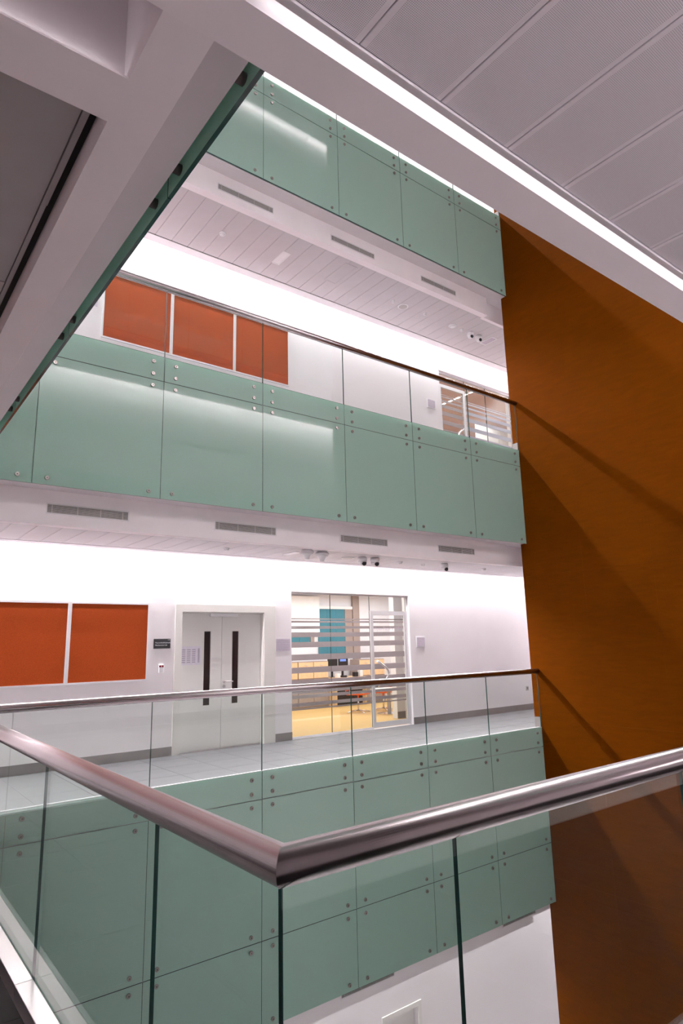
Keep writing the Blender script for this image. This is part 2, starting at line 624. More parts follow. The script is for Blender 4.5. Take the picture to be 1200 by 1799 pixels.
# --- far gallery ceilings: boards, trim, slot
for k in range(-1, 4):
    zc = ZC + H * k if k >= 0 else -3.08
    cl = st_box('ceiling', XB, XE, 7.83, 9.165, zc + 0.019, zc + 0.06, 'trim')
    struct(box('trim_11', XB, XE, 9.165, 9.179, zc + 0.004, zc + 0.02, 'gap'))
    if k in (0, 1):
        n = 0
        x = 0.86 - 0.281 * 7
        while x < XE - 0.3:
            box('ceiling_board', x + 0.002, x + 0.279, 7.835, 9.163, zc, zc + 0.018, 'board', cl, bevel=0.004)
            x += 0.281
    else:
        box('ceiling_sheet', XB, XE, 7.835, 9.163, zc, zc + 0.018, 'board', cl)
    struct(boxes('trim_7', [(XB, XE, 9.18, 9.36, zc - 0.004, zc + 0.02), (XB, XE, 9.355, 9.36, zc + 0.02, zc + 0.05)], 'trim'))
    struct(box('ceiling', XB, XE, 9.17, YW, zc + 0.25, zc + 0.30, 'wall'))

# --- camera level ceiling over the near gallery: perforated panels
cl = st_box('ceiling', 0.43, XE, YB + 0.24, 0.95, 3.085, 3.12, 'gap')
x = 0.846 - 0.2815 * 2
while x < 12.8:
    box('perforated_panel', x + 0.0015, x + 0.280, YB + 0.24, 0.975, 3.045, 3.06, 'perf', cl, bevel=0.0015)
    x += 0.2815
struct(boxes('trim_8', [(0.43, XE, 0.977, 0.981, 3.036, 3.062), (0.43, XE, 0.981, 1.004, 3.046, 3.052)], 'trim'))
struct(box('ceiling', 0.43, XE, 0.95, 1.04, 3.12, 3.15, 'wall'))
# camera level ceiling over the left gallery: plain sheets in a shadow gap
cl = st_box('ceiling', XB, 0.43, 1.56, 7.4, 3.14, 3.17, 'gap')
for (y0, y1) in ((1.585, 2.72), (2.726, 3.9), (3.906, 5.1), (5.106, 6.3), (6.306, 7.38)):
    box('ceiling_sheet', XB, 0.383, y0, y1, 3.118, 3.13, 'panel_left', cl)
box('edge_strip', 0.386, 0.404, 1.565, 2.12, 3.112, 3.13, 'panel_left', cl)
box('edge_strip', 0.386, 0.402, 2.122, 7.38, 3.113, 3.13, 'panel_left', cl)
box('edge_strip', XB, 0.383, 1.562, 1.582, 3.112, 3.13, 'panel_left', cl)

# --- near galleries higher up get plain ceilings
for k in (1, 2, 3):
    struct(boxes('ceiling', [(0.43, XE, YB + 0.24, 1.04, ZC + H * k, ZC + H * k + 0.05), (XB + 0.24, 0.43, 1.56, 7.4, ZC + H * k, ZC + H * k + 0.05)], 'board'))

# --- floor tiles of the far lower gallery and beside the camera
fl = st_box('floor', XB, XE, D + 0.05, YW, F0 - 0.011, F0 - 0.004, 'grout')
x = 0.60
while x < XE:
    y = YW - 0.30
    ytop = YW
    while ytop > D + 0.09:
        y0 = max(y, D + 0.085)
        box('floor_tile', x + 0.0025, min(x + 0.6, XE) - 0.0025, y0 + 0.0025, ytop - 0.0025, F0 - 0.008, F0, 'tile', fl)
        ytop = y
        y -= 0.6
    x += 0.6
struct(box('trim_9', XN, XO, D + 0.03, D + 0.083, F0 - 0.02, F0 + 0.026, 'trim'))
fl = struct(boxes('floor', [(XB, 0.80, 1.0, 7.38, F0 - 0.012, F0 - 0.004), (XB, 0.80, YB, 1.0, F0 - 0.012, F0 - 0.004), (0.80, XE, YB, 1.34, F0 - 0.012, F0 - 0.004)], 'grout'))
x = 0.805
while x < XE - 0.1:
    for (y0, y1) in ((YB, -0.202), (-0.198, 0.398), (0.402, 0.998), (1.002, 1.34)):
        box('floor_tile', x + 0.002, min(x + 0.598, XE), y0, y1, F0 - 0.008, F0, 'dark_tile', fl)
    x += 0.6
for i in range(4):
    for (y0, y1) in ((YB, -0.202), (-0.198, 0.398), (0.402, 0.998)):
        x1 = 0.805 - 0.6 * i
        box('floor_tile', max(x1 - 0.598, XB), x1 - 0.002, y0, y1, F0 - 0.008, F0, 'dark_tile', fl)
for i in range(4):
    for j in range(11):
        x1 = 0.805 - 0.6 * i
        y0 = 1.0 + 0.6 * j
        if y0 + 0.6 > 7.6:
            continue
        box('floor_tile', max(x1 - 0.598, XB), x1 - 0.002, y0 + 0.002, min(y0 + 0.598, 7.38), F0 - 0.008, F0, 'dark_tile', fl)

# skirting on the far wall
for (x0, x1) in ((XB, 4.107), (5.92, OX0 - 0.005), (OX1 + 0.005, XE)):
    struct(box('baseboard_far', x0, x1, YW - 0.015, YW, F0, F0 + 0.13, 'skirt'))


# ------------------------------------------------------------------ balustrades
BOLT = lathe_mesh([(0.024, 0.0), (0.025, 0.003), (0.025, 0.014), (0.021, 0.018), (0.008, 0.018), (0.007, 0.0165)], ['bolt', 'bolt_c'], 14, 'y', key='bolty', mats=[0, 0, 0, 0, 1, 1])
BOLTX = lathe_mesh([(0.024, 0.0), (0.025, 0.003), (0.025, 0.014), (0.021, 0.018), (0.008, 0.018), (0.007, 0.0165)], ['bolt', 'bolt_c'], 14, 'x', key='boltx', mats=[0, 0, 0, 0, 1, 1])
GT = 0.017
JX = [XN + 0.006, 1.475, 2.93, 4.385, 5.845, 7.305, 8.77, 10.205]


def far_balustrade(k, label):
    b = H * k
    t = empty('glass_balustrade', ((XN + XO) / 2, D, F0 + b))
    tag(t, label, 'balustrade')
    tube('handrail', [(XN + 0.06, D, b + 1.07), (XO - 0.002, D, b + 1.07)], RAILR, 'steel_x', t, 24)
    bot = ZS + H * (k - 1)
    g = 0.003
    for i in range(len(JX) - 1):
        x0, x1 = JX[i] + g, JX[i + 1] - g
        box('glass_pane', x0, x1, D, D + GT, b + 0.094, b + 1.07 - RAILR + 0.008, 'glass', t, edge='edge', thin=1)
        rows = [(b - 0.236, b + 0.09), (bot, b - 0.244)]
        if k == 0:
            rows = [(b - 0.236, b + 0.09), (-1.828, b - 0.244), (-2.765, -1.836)]
        for r, (z0, z1) in enumerate(rows):
            p = box('fascia_panel', x0, x1, D, D + GT, z0, z1, 'frost', t, edge='edge', thin=1)
            zs_ = (b + 0.0, b - 0.165) if r == 0 else (z1 - 0.078, z0 + 0.076)
            for zb_ in zs_:
                for xb in (x0 + 0.147, x1 - 0.147):
                    put('bolt', BOLT, (xb, D - 0.0002, zb_), p)
    return t


far_balustrade(0, 'lowest of the three far balustrades, steel rail over green glass, level with the camera')
far_balustrade(1, 'middle far balustrade of the three, green glass band with clear panes above')
far_balustrade(2, 'topmost far balustrade, green glass band running under the white ceiling beam')

# left gallery above the camera: hung glass seen from below, and its rail
JY = [1.475, 2.235, 3.69, 5.145, 6.60, 7.36]
for k in (1, 2):
    b = H * k
    t = empty('glass_balustrade', (0.88, 4.4, F0 + b))
    tag(t, ['', 'green glass edge hanging under the left upper gallery, seen from below', 'green glass balustrade of the left gallery two floors up, above the beam'][k], 'balustrade')
    tube('handrail', [(0.88, 1.45, b + 1.07), (0.88, 7.35, b + 1.07)], RAILR, 'steel_y', t, 20)
    for i in range(len(JY) - 1):
        y0, y1 = JY[i] + 0.003, JY[i + 1] - 0.003
        box('glass_pane', 0.872, 0.889, y0, y1, b + 0.094, b + 1.03, 'glass', t, edge='edge', thin=0)
        for r, (z0, z1) in enumerate([(b - 0.236, b + 0.09), (ZS + H * (k - 1), b - 0.244)]):
            p = box('fascia_panel', 0.872, 0.889, y0, y1, z0, z1, 'frost', t, edge='edge', thin=0)
            zs_ = (b + 0.0, b - 0.165) if r == 0 else (z1 - 0.078, z0 + 0.076)
            for zb_ in zs_:
                for yb in (y0 + 0.12, y1 - 0.12):
                    if y1 - y0 > 0.3:
                        put('bolt', BOLTX, (0.8892, yb, zb_), p)
                        if zb_ < ZS + H * (k - 1) + 0.1:
                            tube('standoff', [(0.835, yb, zb_ - 0.03), (0.872, yb, zb_ - 0.03)], 0.022, 'bolt_c', p, 12)
# near gallery, one floor up (its face to the void)
JN = [XN + 0.006, 1.525, 2.955, 4.41, 5.865, 7.32, 8.775, 10.205]
for k in (1, 2):
    b = H * k
    t = empty('glass_balustrade', ((XN + XO) / 2, YN - 0.02, F0 + b))
    tag(t, ['', 'green glass balustrade hidden above the white beam over the camera', 'green glass balustrade of the near gallery two floors above the camera'][k], 'balustrade')
    tube('handrail', [(0.93, YN - 0.03, b + 1.07), (XO - 0.002, YN - 0.03, b + 1.07)], RAILR, 'steel_x', t, 20)
    for i in range(len(JN) - 1):
        x0, x1 = JN[i] + 0.003, JN[i + 1] - 0.003
        box('glass_pane', x0, x1, YN - 0.04, YN - 0.023, b + 0.094, b + 1.03, 'glass', t, edge='edge', thin=1)
        box('fascia_panel', x0, x1, YN - 0.04, YN - 0.023, b - 0.236, b + 0.09, 'frost', t, edge='edge', thin=1)
        box('fascia_panel', x0, x1, YN - 0.04, YN - 0.023, ZS + H * (k - 1) + 0.01, b - 0.244, 'frost', t, edge='edge', thin=1)

# the corner balustrade in front of the camera
RZN = 1.095
t = empty('glass_balustrade', (XN, YN, F0))
tag(t, 'foreground corner balustrade with thick mitred steel handrail and clear glass', 'balustrade')


def mitred(name, along, length, r, mat):
    seg = 48
    vs, fs = [], []
    for e in (0, 1):
        for i in range(seg):
            a = 2 * math.pi * i / seg
            u, v = r * math.cos(a), r * math.sin(a)
            l = u if e == 0 else length
            vs.append((l, u, v) if along == 'x' else (u, l, v))
    for i in range(seg):
        j = (i + 1) % seg
        f = (i, j, j + seg, i + seg)
        fs.append(f if along == 'y' else f[::-1])
    fs.append(tuple(range(seg)))
    fs.append(tuple(seg + i for i in range(seg))[::-1])
    me = bpy.data.meshes.new(name)
    me.from_pydata(vs, [], fs)
    me.materials.append(M[mat])
    for p in me.polygons:
        p.use_smooth = len(p.vertices) == 4
    me.update()
    return put(name, me, (XN, YN, RZN), t)


mitred('handrail', 'x', XO - XN - 0.002, 0.0478, 'steel_x')
mitred('handrail', 'y', 7.36 - YN, 0.0470, 'steel_y')
JL = [YN, 2.235, 3.70, 5.155, 6.61, 7.36]
zt = RZN - 0.042
for i in range(len(JL) - 1):
    y0 = JL[i] + (0.0085 if i == 0 else 0.002)
    box('glass_pane', XN - 0.0065, XN + 0.0065, y0, JL[i + 1] - 0.002, 0.02, zt, 'glass_near', t, edge='edge', thin=0)
JR = [XN, 1.525, 2.955, 4.41, 5.865, 7.32, 8.775, 10.2]
for i in range(len(JR) - 1):
    x0 = JR[i] + (-0.0065 if i == 0 else 0.002)
    box('glass_pane', x0, JR[i + 1] - 0.002, YN - 0.0065, YN + 0.0065, 0.02, zt, 'glass_near', t, edge='edge', thin=1)
# floor channel under the glass
for (y0, y1) in ((1.36, 2.12), (2.1215, 3.66), (3.6615, 5.2), (5.2015, 6.74), (6.7415, 7.36)):
    box('base_channel', 0.826, XN - 0.0105, y0, y1, 0.0, 0.087, 'steel', t, bevel=0.002)
for i in range(7):
    x0 = XN - 0.0095 + 1.55 * i if i else 0.826
    x1 = min(XN - 0.011 + 1.55 * (i + 1), XO - 0.01)
    if x1 > x0 + 0.05 and i:
        box('base_channel', x0, x1, YN - 0.10, YN - 0.0105, 0.0, 0.087, 'steel', t, bevel=0.002)
    elif i == 0:
        box('base_channel', XN - 0.009, x1, YN - 0.10, YN - 0.0105, 0.0, 0.087, 'steel', t, bevel=0.002)


# ------------------------------------------------------------------ air vents in the bulkheads
def vent(x0, x1, z0, z1, label):
    yf = 7.70
    t = tag(empty('air_vent', ((x0 + x1) / 2, yf, z0)), label, 'vent', 'slot vents in the gallery edges')
    f = 0.014
    boxes('frame', [(x0 - f, x1 + f, yf - 0.006, yf - 0.0003, z0 - f, z0), (x0 - f, x1 + f, yf - 0.006, yf - 0.0003, z1, z1 + f),
                    (x0 - f, x0, yf - 0.006, yf - 0.0003, z0, z1), (x1, x1 + f, yf - 0.006, yf - 0.0003, z0, z1)], 'trim', t)
    box('backing', x0, x1, yf - 0.0012, yf - 0.0002, z0, z1, 'gap', t)
    n = 7
    hs = (z1 - z0) / n
    boxes('slats', [(x0, x1, yf - 0.005, yf - 0.0015, z0 + hs * (i + 0.32), z0 + hs * (i + 0.8)) for i in range(n)], 'grille', t)
    w_ = x1 - x0
    for q in (0.055, 0.36, 0.645, 0.93):
        box('bar', x0 + w_ * q - 0.004, x0 + w_ * q + 0.004, yf - 0.0065, yf - 0.0012, z0, z1, 'grille', t)


names = ['leftmost', 'second from the left', 'third from the left', 'rightmost']
for i, (a, b) in enumerate(((1.72, 2.65), (3.83, 4.775), (5.95, 6.905), (8.10, 9.03))):
    vent(a, b, 3.18, 3.28, 'slot vent under the middle glass band, %s in its row' % names[i])
nm2 = ['', 'left one of the three in view', 'middle one of the three in view', 'right one of the three in view']
for i, (a, b) in enumerate(((3.78, 4.735), (5.90, 6.85), (8.03, 8.975))):
    vent(a, b, 8.365, 8.455, 'slot vent under the topmost glass band, %s' % nm2[i + 1])
vent(5.787, 6.723, -2.975, -2.87, 'slot vent below the lowest green glass, left one above the white wall')
vent(9.139, 10.0, -2.975, -2.87, 'slot vent below the lowest green glass, beside the orange wall')


# ------------------------------------------------------------------ pinboards
def pinboard(x0, x1, z0, z1, label):
    t = tag(empty('pinboard', ((x0 + x1) / 2, YW, z0)), label, 'pinboard', 'rust felt pinboards on the white walls')
    g = 0.001
    x0 += g
    x1 -= g
    f = 0.026
    ya, yb = YW - 0.024, YW - 0.001
    boxes('frame', [(x0, x1, ya, yb, z0, z0 + f), (x0, x1, ya, yb, z1 - f, z1), (x0, x0 + f, ya, yb, z0 + f, z1 - f), (x1 - f, x1, ya, yb, z0 + f, z1 - f)], 'alu', t)
    box('felt', x0 + f, x1 - f, YW - 0.016, YW - 0.002, z0 + f, z1 - f, 'felt', t)


pinboard(2.53, 3.69, 1.165, 2.31, 'rust felt pinboard beside the black sign on the lower wall')
pinboard(1.37, 2.53, 1.165, 2.31, 'rust felt pinboard cut by the left picture edge, lower wall')
pinboard(0.21, 1.37, 1.165, 2.31, 'rust felt pinboard farthest left on the lower wall, outside the picture')
pinboard(2.735, 3.885, 6.435, 7.58, 'rust felt pinboard behind the middle balustrade, left of three')
pinboard(3.885, 5.075, 6.435, 7.58, 'rust felt pinboard behind the middle balustrade, centre of three')
pinboard(5.075, 6.245, 6.435, 7.58, 'rust felt pinboard behind the middle balustrade, right of three')



def side_pinboard(y0, y1, z0, z1, label):
    t = tag(empty('pinboard', (XB, (y0 + y1) / 2, z0)), label, 'pinboard', 'rust felt pinboards on the white walls')
    f = 0.026
    xa, xb = XB + 0.001, XB + 0.024
    boxes('frame', [(xa, xb, y0, y1, z0, z0 + f), (xa, xb, y0, y1, z1 - f, z1), (xa, xb, y0, y0 + f, z0 + f, z1 - f), (xa, xb, y1 - f, y1, z0 + f, z1 - f)], 'alu', t)
    box('felt', XB + 0.002, XB + 0.016, y0 + f, y1 - f, z0 + f, z1 - f, 'felt', t)


for i in range(4):
    side_pinboard(1.7 + 1.18 * i, 1.7 + 1.16 + 1.18 * i, 0.95, 2.31, 'rust felt pinboard on the left gallery wall, %s from the camera' % ('first', 'second', 'third', 'fourth')[i])

# ------------------------------------------------------------------ double door
t = struct(empty('door_1', ((DX0 + DX1) / 2, YW, F0)))
tag(t, 'pale grey double door with two narrow dark glass slots')
ya = YW - 0.02
boxes('door_frame', [(4.107, DX0, ya, YW - 0.0005, F0, 2.308), (DX1, 5.92, ya, YW - 0.0005, F0, 2.308), (DX0, DX1, ya, YW - 0.0005, DZ1, 2.308),
                     ], 'doorframe', t)
boxes('frame_lining', [(DX0, DX0 + 0.012, YW, YW + 0.12, F0, DZ1 - 0.001), (DX1 - 0.012, DX1, YW, YW + 0.12, F0, DZ1 - 0.001), (DX0 + 0.012, DX1 - 0.012, YW, YW + 0.12, DZ1 - 0.013, DZ1 - 0.001)], 'doorframe', t)
LM = 4.955
ly0, ly1 = YW + 0.075, YW + 0.120
for side, (x0, x1) in enumerate(((DX0 + 0.015, LM - 0.0025), (LM + 0.0025, DX1 - 0.015))):
    gx0 = (4.64, 5.145)[side]
    gx1 = gx0 + 0.115
    g0, g1 = 0.735, 1.885
    lf = boxes('door_leaf', [(x0, gx0, ly0, ly1, F0 + 0.012, DZ1 - 0.016), (gx1, x1, ly0, ly1, F0 + 0.012, DZ1 - 0.016), (gx0, gx1, ly0, ly1, F0 + 0.012, g0), (gx0, gx1, ly0, ly1, g1, DZ1 - 0.016)], 'door', t)
    box('vision_pane', gx0, gx1, ly0 + 0.015, ly0 + 0.025, g0, g1, 'dark_glass', lf)
    e = 0.012
    boxes('vision_bead', [(gx0 - e, gx0, ly0 - 0.005, ly0, g0 - e, g1 + e), (gx1, gx1 + e, ly0 - 0.005, ly0, g0 - e, g1 + e), (gx0, gx1, ly0 - 0.005, ly0, g1, g1 + e), (gx0, gx1, ly0 - 0.005, ly0, g0 - e, g0)], 'doorframe', lf)
    if side == 1:
        put('lever_rose', lathe_mesh([(0.026, 0), (0.026, 0.008), (0.022, 0.01)], 'steel', 16, 'y', key='rose'), (5.005, ly0, 1.085), lf)
        put('lock_rose', lathe_mesh([(0.026, 0), (0.026, 0.008), (0.022, 0.01)], 'steel', 16, 'y', key='rose'), (5.005, ly0, 1.01), lf)
        tube('lever', [(5.005, ly0 - 0.01, 1.085), (5.005, ly0 - 0.045, 1.085), (5.02, ly0 - 0.055, 1.085), (5.14, ly0 - 0.055, 1.083)], 0.009, 'steel', lf, 10)
c_ = box('door_closer', 4.72, 5.22, YW + 0.02, ly0 - 0.002, 2.12, 2.172, 'white_p', t, bevel=0.006)
box('closer_arm', 4.62, 5.28, YW + 0.03, YW + 0.05, 2.173, 2.178, 'alu', t)
# notice on the left leaf
n = box('notice_sheet', 4.245, 4.585, ly0 - 0.004, ly0 - 0.0015, 1.365, 1.655, 'paper')
tag(n, 'large printed notice sheet taped to the left door leaf', 'notice')
for i in range(3):
    boxes('print_column', [(4.265 + 0.085 * i, 4.325 + 0.085 * i, ly0 - 0.0046, ly0 - 0.0041, 1.40 + 0.032 * j, 1.418 + 0.032 * j) for j in range(7)], 'ink', n)
boxes('print_column', [(4.535, 4.565, ly0 - 0.0046, ly0 - 0.0041, 1.40, 1.62)], 'ink', n)

# door sign, card reader, paper signs, plates
s = box('door_sign', 3.773, 4.038, YW - 0.014, YW - 0.001, 1.63, 1.775, 'black', bevel=0.002)
tag(s, 'black nameplate with white lettering beside the double door', 'sign')
text('lettering', 'Thermofluid/Hydraulics', 0.027, (3.792, YW - 0.0146, 1.708), 'white_p', s)
text('lettering', 'Mechatronics Lab', 0.027, (3.792, YW - 0.0146, 1.672), 'white_p', s)
text('lettering', '2.109', 0.017, (4.028, YW - 0.0146, 1.752), 'white_p', s, 'RIGHT')
b_ = tag(empty('card_reader', (3.895, YW, 1.27)), 'small white card reader with red light under the black sign', 'card reader')
box('case', 3.86, 3.935, YW - 0.03, YW - 0.001, 1.27, 1.395, 'white_p', b_, bevel=0.006)
box('display', 3.864, 3.931, YW - 0.0325, YW - 0.0302, 1.352, 1.382, 'black', b_)
box('status_light', 3.890, 3.906, YW - 0.0338, YW - 0.0327, 1.358, 1.376, 'red', b_)
n = box('paper_sign', 5.955, 6.235, YW - 0.006, YW - 0.001, 1.54, 1.75, 'lilac')
tag(n, 'pale lilac paper sign between double door and office glazing', 'sign')
boxes('print_lines', [(5.97, 6.22, YW - 0.0068, YW - 0.0061, 1.56 + 0.03 * j, 1.57 + 0.03 * j) for j in range(6)], 'ink', n)


def plate(x0, x1, z0, z1, label):
    p = tag(empty('wall_plate', ((x0 + x1) / 2, YW, z0)), label, 'sign')
    box('backplate', x0, x1, YW - 0.010, YW - 0.001, z0, z1, 'white_p', p, bevel=0.002)
    box('insert', x0 + 0.022, x1 - 0.022, YW - 0.0125, YW - 0.0102, z0 + 0.02, z1 - 0.02, 'lilac', p)
    return p


plate(9.275, 9.535, 1.535, 1.755, 'square mauve nameplate right of the office glazing')
plate(9.96, 10.235, 6.835, 7.055, 'square mauve nameplate beside the upper glass door')
n = box('paper_sign', 2.40, 2.66, YW - 0.006, YW - 0.001, 6.93, 7.18, 'lilac')
tag(n, 'pale paper sign left of the upper pinboards, by the beam', 'sign')
n = tag(empty('wall_socket', (12.775, YW, 0.485)), 'small grey wall socket near the orange wall', 'socket')
box('faceplate', 12.73, 12.825, YW - 0.012, YW - 0.001, 0.485, 0.59, 'grille', n, bevel=0.003)
box('insert', 12.752, 12.803, YW - 0.0145, YW - 0.0122, 0.51, 0.565, 'skirt', n)

# ------------------------------------------------------------------ lower office glazing
t = struct(empty('window_1', ((OX0 + OX1) / 2, YW + 0.05, F0)))
tag(t, 'office glazing with grey horizontal stripes and a framed glass door')
gy = YW + 0.075
boxes('frame', [(OX0, OX1, YW + 0.05, YW + 0.10, OZ1 - 0.03, OZ1 - 0.001), (OX0, 8.13, YW + 0.05, YW + 0.10, F0, F0 + 0.03),
                (OX0 + 0.001, OX0 + 0.02, YW + 0.05, YW + 0.10, F0 + 0.03, OZ1 - 0.03), (OX1 - 0.035, OX1 - 0.001, YW + 0.05, YW + 0.10, F0, OZ1 - 0.03)], 'alu', t)
panes = [(OX0 + 0.021, 7.168), (7.176, 8.12)]
bands = [(2.085, 2.105), (2.027, 2.062), (1.918, 1.967), (1.772, 1.852), (1.592, 1.687), (1.37, 1.472), (1.148, 1.249), (0.93, 1.03), (0.80, 0.90), (0.72, 0.775), (0.585, 0.645), (0.525, 0.548)]
for (x0, x1) in panes:
    p = box('glass_pane', x0, x1, gy - 0.006, gy + 0.006, F0 + 0.031, OZ1 - 0.031, 'glass_in', t, edge='edge', thin=1)
    for (z0, z1) in bands:
        box('frosted_stripe', x0, x1, gy - 0.008, gy - 0.0065, z0, z1, 'stripe', p)
box('glass_pane', 8.125, OX1 - 0.036, gy - 0.006, gy + 0.006, 2.262, OZ1 - 0.031, 'glass_in', t, edge='edge', thin=1)
dr = boxes('glass_door', [(8.125, 8.195, gy - 0.025, gy + 0.025, F0 + 0.02, 2.258), (9.01, OX1 - 0.037, gy - 0.025, gy + 0.025, F0 + 0.02, 2.258),
                          (8.195, 9.01, gy - 0.025, gy + 0.025, 2.175, 2.258), (8.195, 9.01, gy - 0.025, gy + 0.025, F0 + 0.02, F0 + 0.11)], 'alu', t)
box('door_glass', 8.196, 9.009, gy - 0.005, gy + 0.005, F0 + 0.111, 2.174, 'glass_in', dr, edge='edge', thin=1)
for (z0, z1) in bands:
    box('frosted_stripe', 8.196, 9.009, gy - 0.007, gy - 0.0055, z0, z1, 'stripe', dr)
text('lettering', 'Open Faculty Office', 0.095, (8.215, gy - 0.008, 1.885), 'lilac', dr)
tube('door_handle', [(8.25 + 0.30 * math.sin(math.pi * q / 12) * 0.95, gy - 0.045, 1.30 - 0.47 * q / 12) for q in range(13)], 0.022, 'chrome', dr, 10)
boxes('handle_bracket', [(8.245, 8.27, gy - 0.05, gy - 0.005, 1.285, 1.305), (8.245, 8.27, gy - 0.05, gy - 0.005, 0.825, 0.845)], 'chrome', dr)

# --- office room behind it
RX0, RX1, RY0, RY1, RZ1 = 5.7, 13.2, YW + WT, 14.4, 3.0
struct(box('floor', RX0, RX1, RY0, RY1, -0.1, F0 - 0.002, 'carpet'))
struct(box('ceiling', RX0, RX1, RY0, RY1, RZ1, RZ1 + 0.05, 'cream'))
struct(boxes('wall_office', [(RX0 - 0.1, RX0, RY0, RY1, -0.1, RZ1), (RX1, RX1 + 0.1, RY0, RY1, -0.1, RZ1), (RX0, RX1, RY1, RY1 + 0.1, -0.1, RZ1)], 'cream'))
struct(box('wall_office_return', 9.575, RX1, 10.55, 10.70, F0, RZ1, 'cream'))
struct(box('baseboard_office', 9.575, RX1, 10.535, 10.549, F0, F0 + 0.14, 'skirt'))
area('office_light', (9.8, 12.4, 2.93), 6.0, 3.0, 92, col=(1, 0.975, 0.965))
area('office_light', (7.6, 10.3, 2.93), 3.0, 0.8, 20, col=(1, 0.975, 0.965))

bw = tag(empty('roller_blind', (8.8, 14.2, 2.0)), 'white roller blind pulled low at the back of the office', 'blind')
box('fabric', 7.3, 10.25, 14.28, 14.30, 2.0, 2.93, 'blind_w', bw)
box('bottom_bar', 7.3, 10.25, 14.27, 14.31, 1.97, 2.0, 'alu', bw)
bw = tag(empty('window_blind', (10.2, 14.34, 1.4)), 'teal window blind behind the office desk', 'blind')
for (x0, x1, z0) in ((9.30, 9.645, 1.70), (9.65, 9.99, 1.70), (10.27, 10.56, 1.39), (10.565, 10.86, 1.39), (10.865, 11.17, 1.39)):
    box('blind_strip', x0, x1, 14.36, 14.38, z0, 2.60, 'teal', bw)
for (x0, x1, z0) in ((10.0, 10.12, 1.70), (11.18, 11.44, 1.39)):
    box('window_post', x0, x1, 14.35, 14.385, z0, 2.60, 'taupe', bw)
box('headrail', 9.30, 11.44, 14.33, 14.385, 2.601, 2.68, 'blind_w', bw)
bw = box('column', 11.45, 11.68, 14.32, 14.39, F0, RZ1 - 0.001, 'taupe')
tag(bw, 'taupe column between teal blind and white wall in the office', 'column')
for i, (x0, x1) in enumerate(((8.2, 9.28), (9.29, 10.24), (11.29, 12.2))):
    c_ = tag(empty('storage_cabinet', ((x0 + x1) / 2, 14.0, F0)), ('beech cabinet at the left end of the office back wall', 'beech cabinet left of the black office desk', 'beech cabinet right of the office desk')[i], 'cabinet')
    box('body', x0, x1, 13.92, 14.31, F0, 1.22, 'taupe', c_)
    w2 = (x1 - x0) / 2
    for q in (0, 1):
        d_ = box('door', x0 + w2 * q + 0.012, x0 + w2 * (q + 1) - 0.012, 13.90, 13.919, 0.80, 1.20, 'wood', c_)
        box('handle', x0 + w2 * (q + 0.5) - 0.05, x0 + w2 * (q + 0.5) + 0.05, 13.89, 13.8995, 1.12, 1.135, 'chrome', d_)
        box('door', x0 + w2 * q + 0.012, x0 + w2 * (q + 1) - 0.012, 13.90, 13.919, F0 + 0.05, 0.785, 'taupe', c_)
t = tag(empty('desk', (10.7, 13.9, F0)), 'office desk with black modesty front below the monitors', 'desk')
box('desk_top', 10.255, 11.275, 13.55, 14.25, 0.76, 0.79, 'wood', t, bevel=0.003)
box('modesty_panel', 10.275, 11.255, 13.75, 13.77, 0.10, 0.755, 'black', t)
for x in (10.265, 11.245):
    box('leg_panel', x, x + 0.02, 13.6, 14.2, F0, 0.759, 'wood', t)
for i, x in enumerate((10.25, 10.6)):
    m_ = tag(empty('monitor', (x + 0.16, 13.95, 0.79)), ('black monitor on the left of the office desk', 'black monitor with blue glow on the office desk')[i], 'monitor')
    box('screen_case', x, x + 0.32, 13.93, 13.96, 0.96, 1.26, 'black', m_, bevel=0.004)
    box('stand', x + 0.13, x + 0.19, 13.965, 13.985, 0.80, 1.05, 'black', m_)
    box('foot', x + 0.06, x + 0.26, 13.85, 14.0, 0.791, 0.80, 'black', m_)
    if i:
        box('display', x + 0.05, x + 0.25, 13.9275, 13.9295, 1.19, 1.25, 'screen', m_)
for i, (x, dx, h) in enumerate(((10.32, 0.10, 0.10), (10.50, 0.14, 0.05), (10.90, 0.12, 0.12), (11.08, 0.10, 0.16))):
    o_ = box('desk_item', x, x + dx, 13.62, 13.74, 0.7905, 0.79 + h, ('white_p', 'black', 'black', 'white_p')[i], bevel=0.01)
    tag(o_, ('small white box at the left of the office desk', 'flat black box on the office desk', 'black desk organiser on the office desk', 'tall white cup at the right of the office desk')[i], 'desk item')


def chair(x, y, rz, label):
    t = tag(empty('office_chair', (x, y, F0)), label, 'chair', 'orange chairs in the office')
    t.rotation_euler = (0, 0, rz)
    for q in range(4):
        a = math.pi / 4 + q * math.pi / 2
        tube('leg', [(x, y, F0 + 0.06), (x + 0.16 * math.cos(a), y + 0.16 * math.sin(a), F0 + 0.04), (x + 0.30 * math.cos(a), y + 0.30 * math.sin(a), F0 + 0.015)], 0.014, 'chrome', t, 8)
    tube('column', [(x, y, F0 + 0.03), (x, y, 0.47)], 0.02, 'chrome', t, 10)
    box('seat', x - 0.24, x + 0.24, y - 0.23, y + 0.23, 0.47, 0.53, 'orange_seat', t, bevel=0.02)
    box('backrest', x - 0.22, x + 0.22, y + 0.22, y + 0.26, 0.56, 0.86, 'orange_seat', t, bevel=0.015)
    for s_ in (-1, 1):
        tube('back_support', [(x + s_ * 0.15, y + 0.18, 0.50), (x + s_ * 0.15, y + 0.245, 0.52), (x + s_ * 0.15, y + 0.27, 0.62)], 0.01, 'chrome', t, 8)


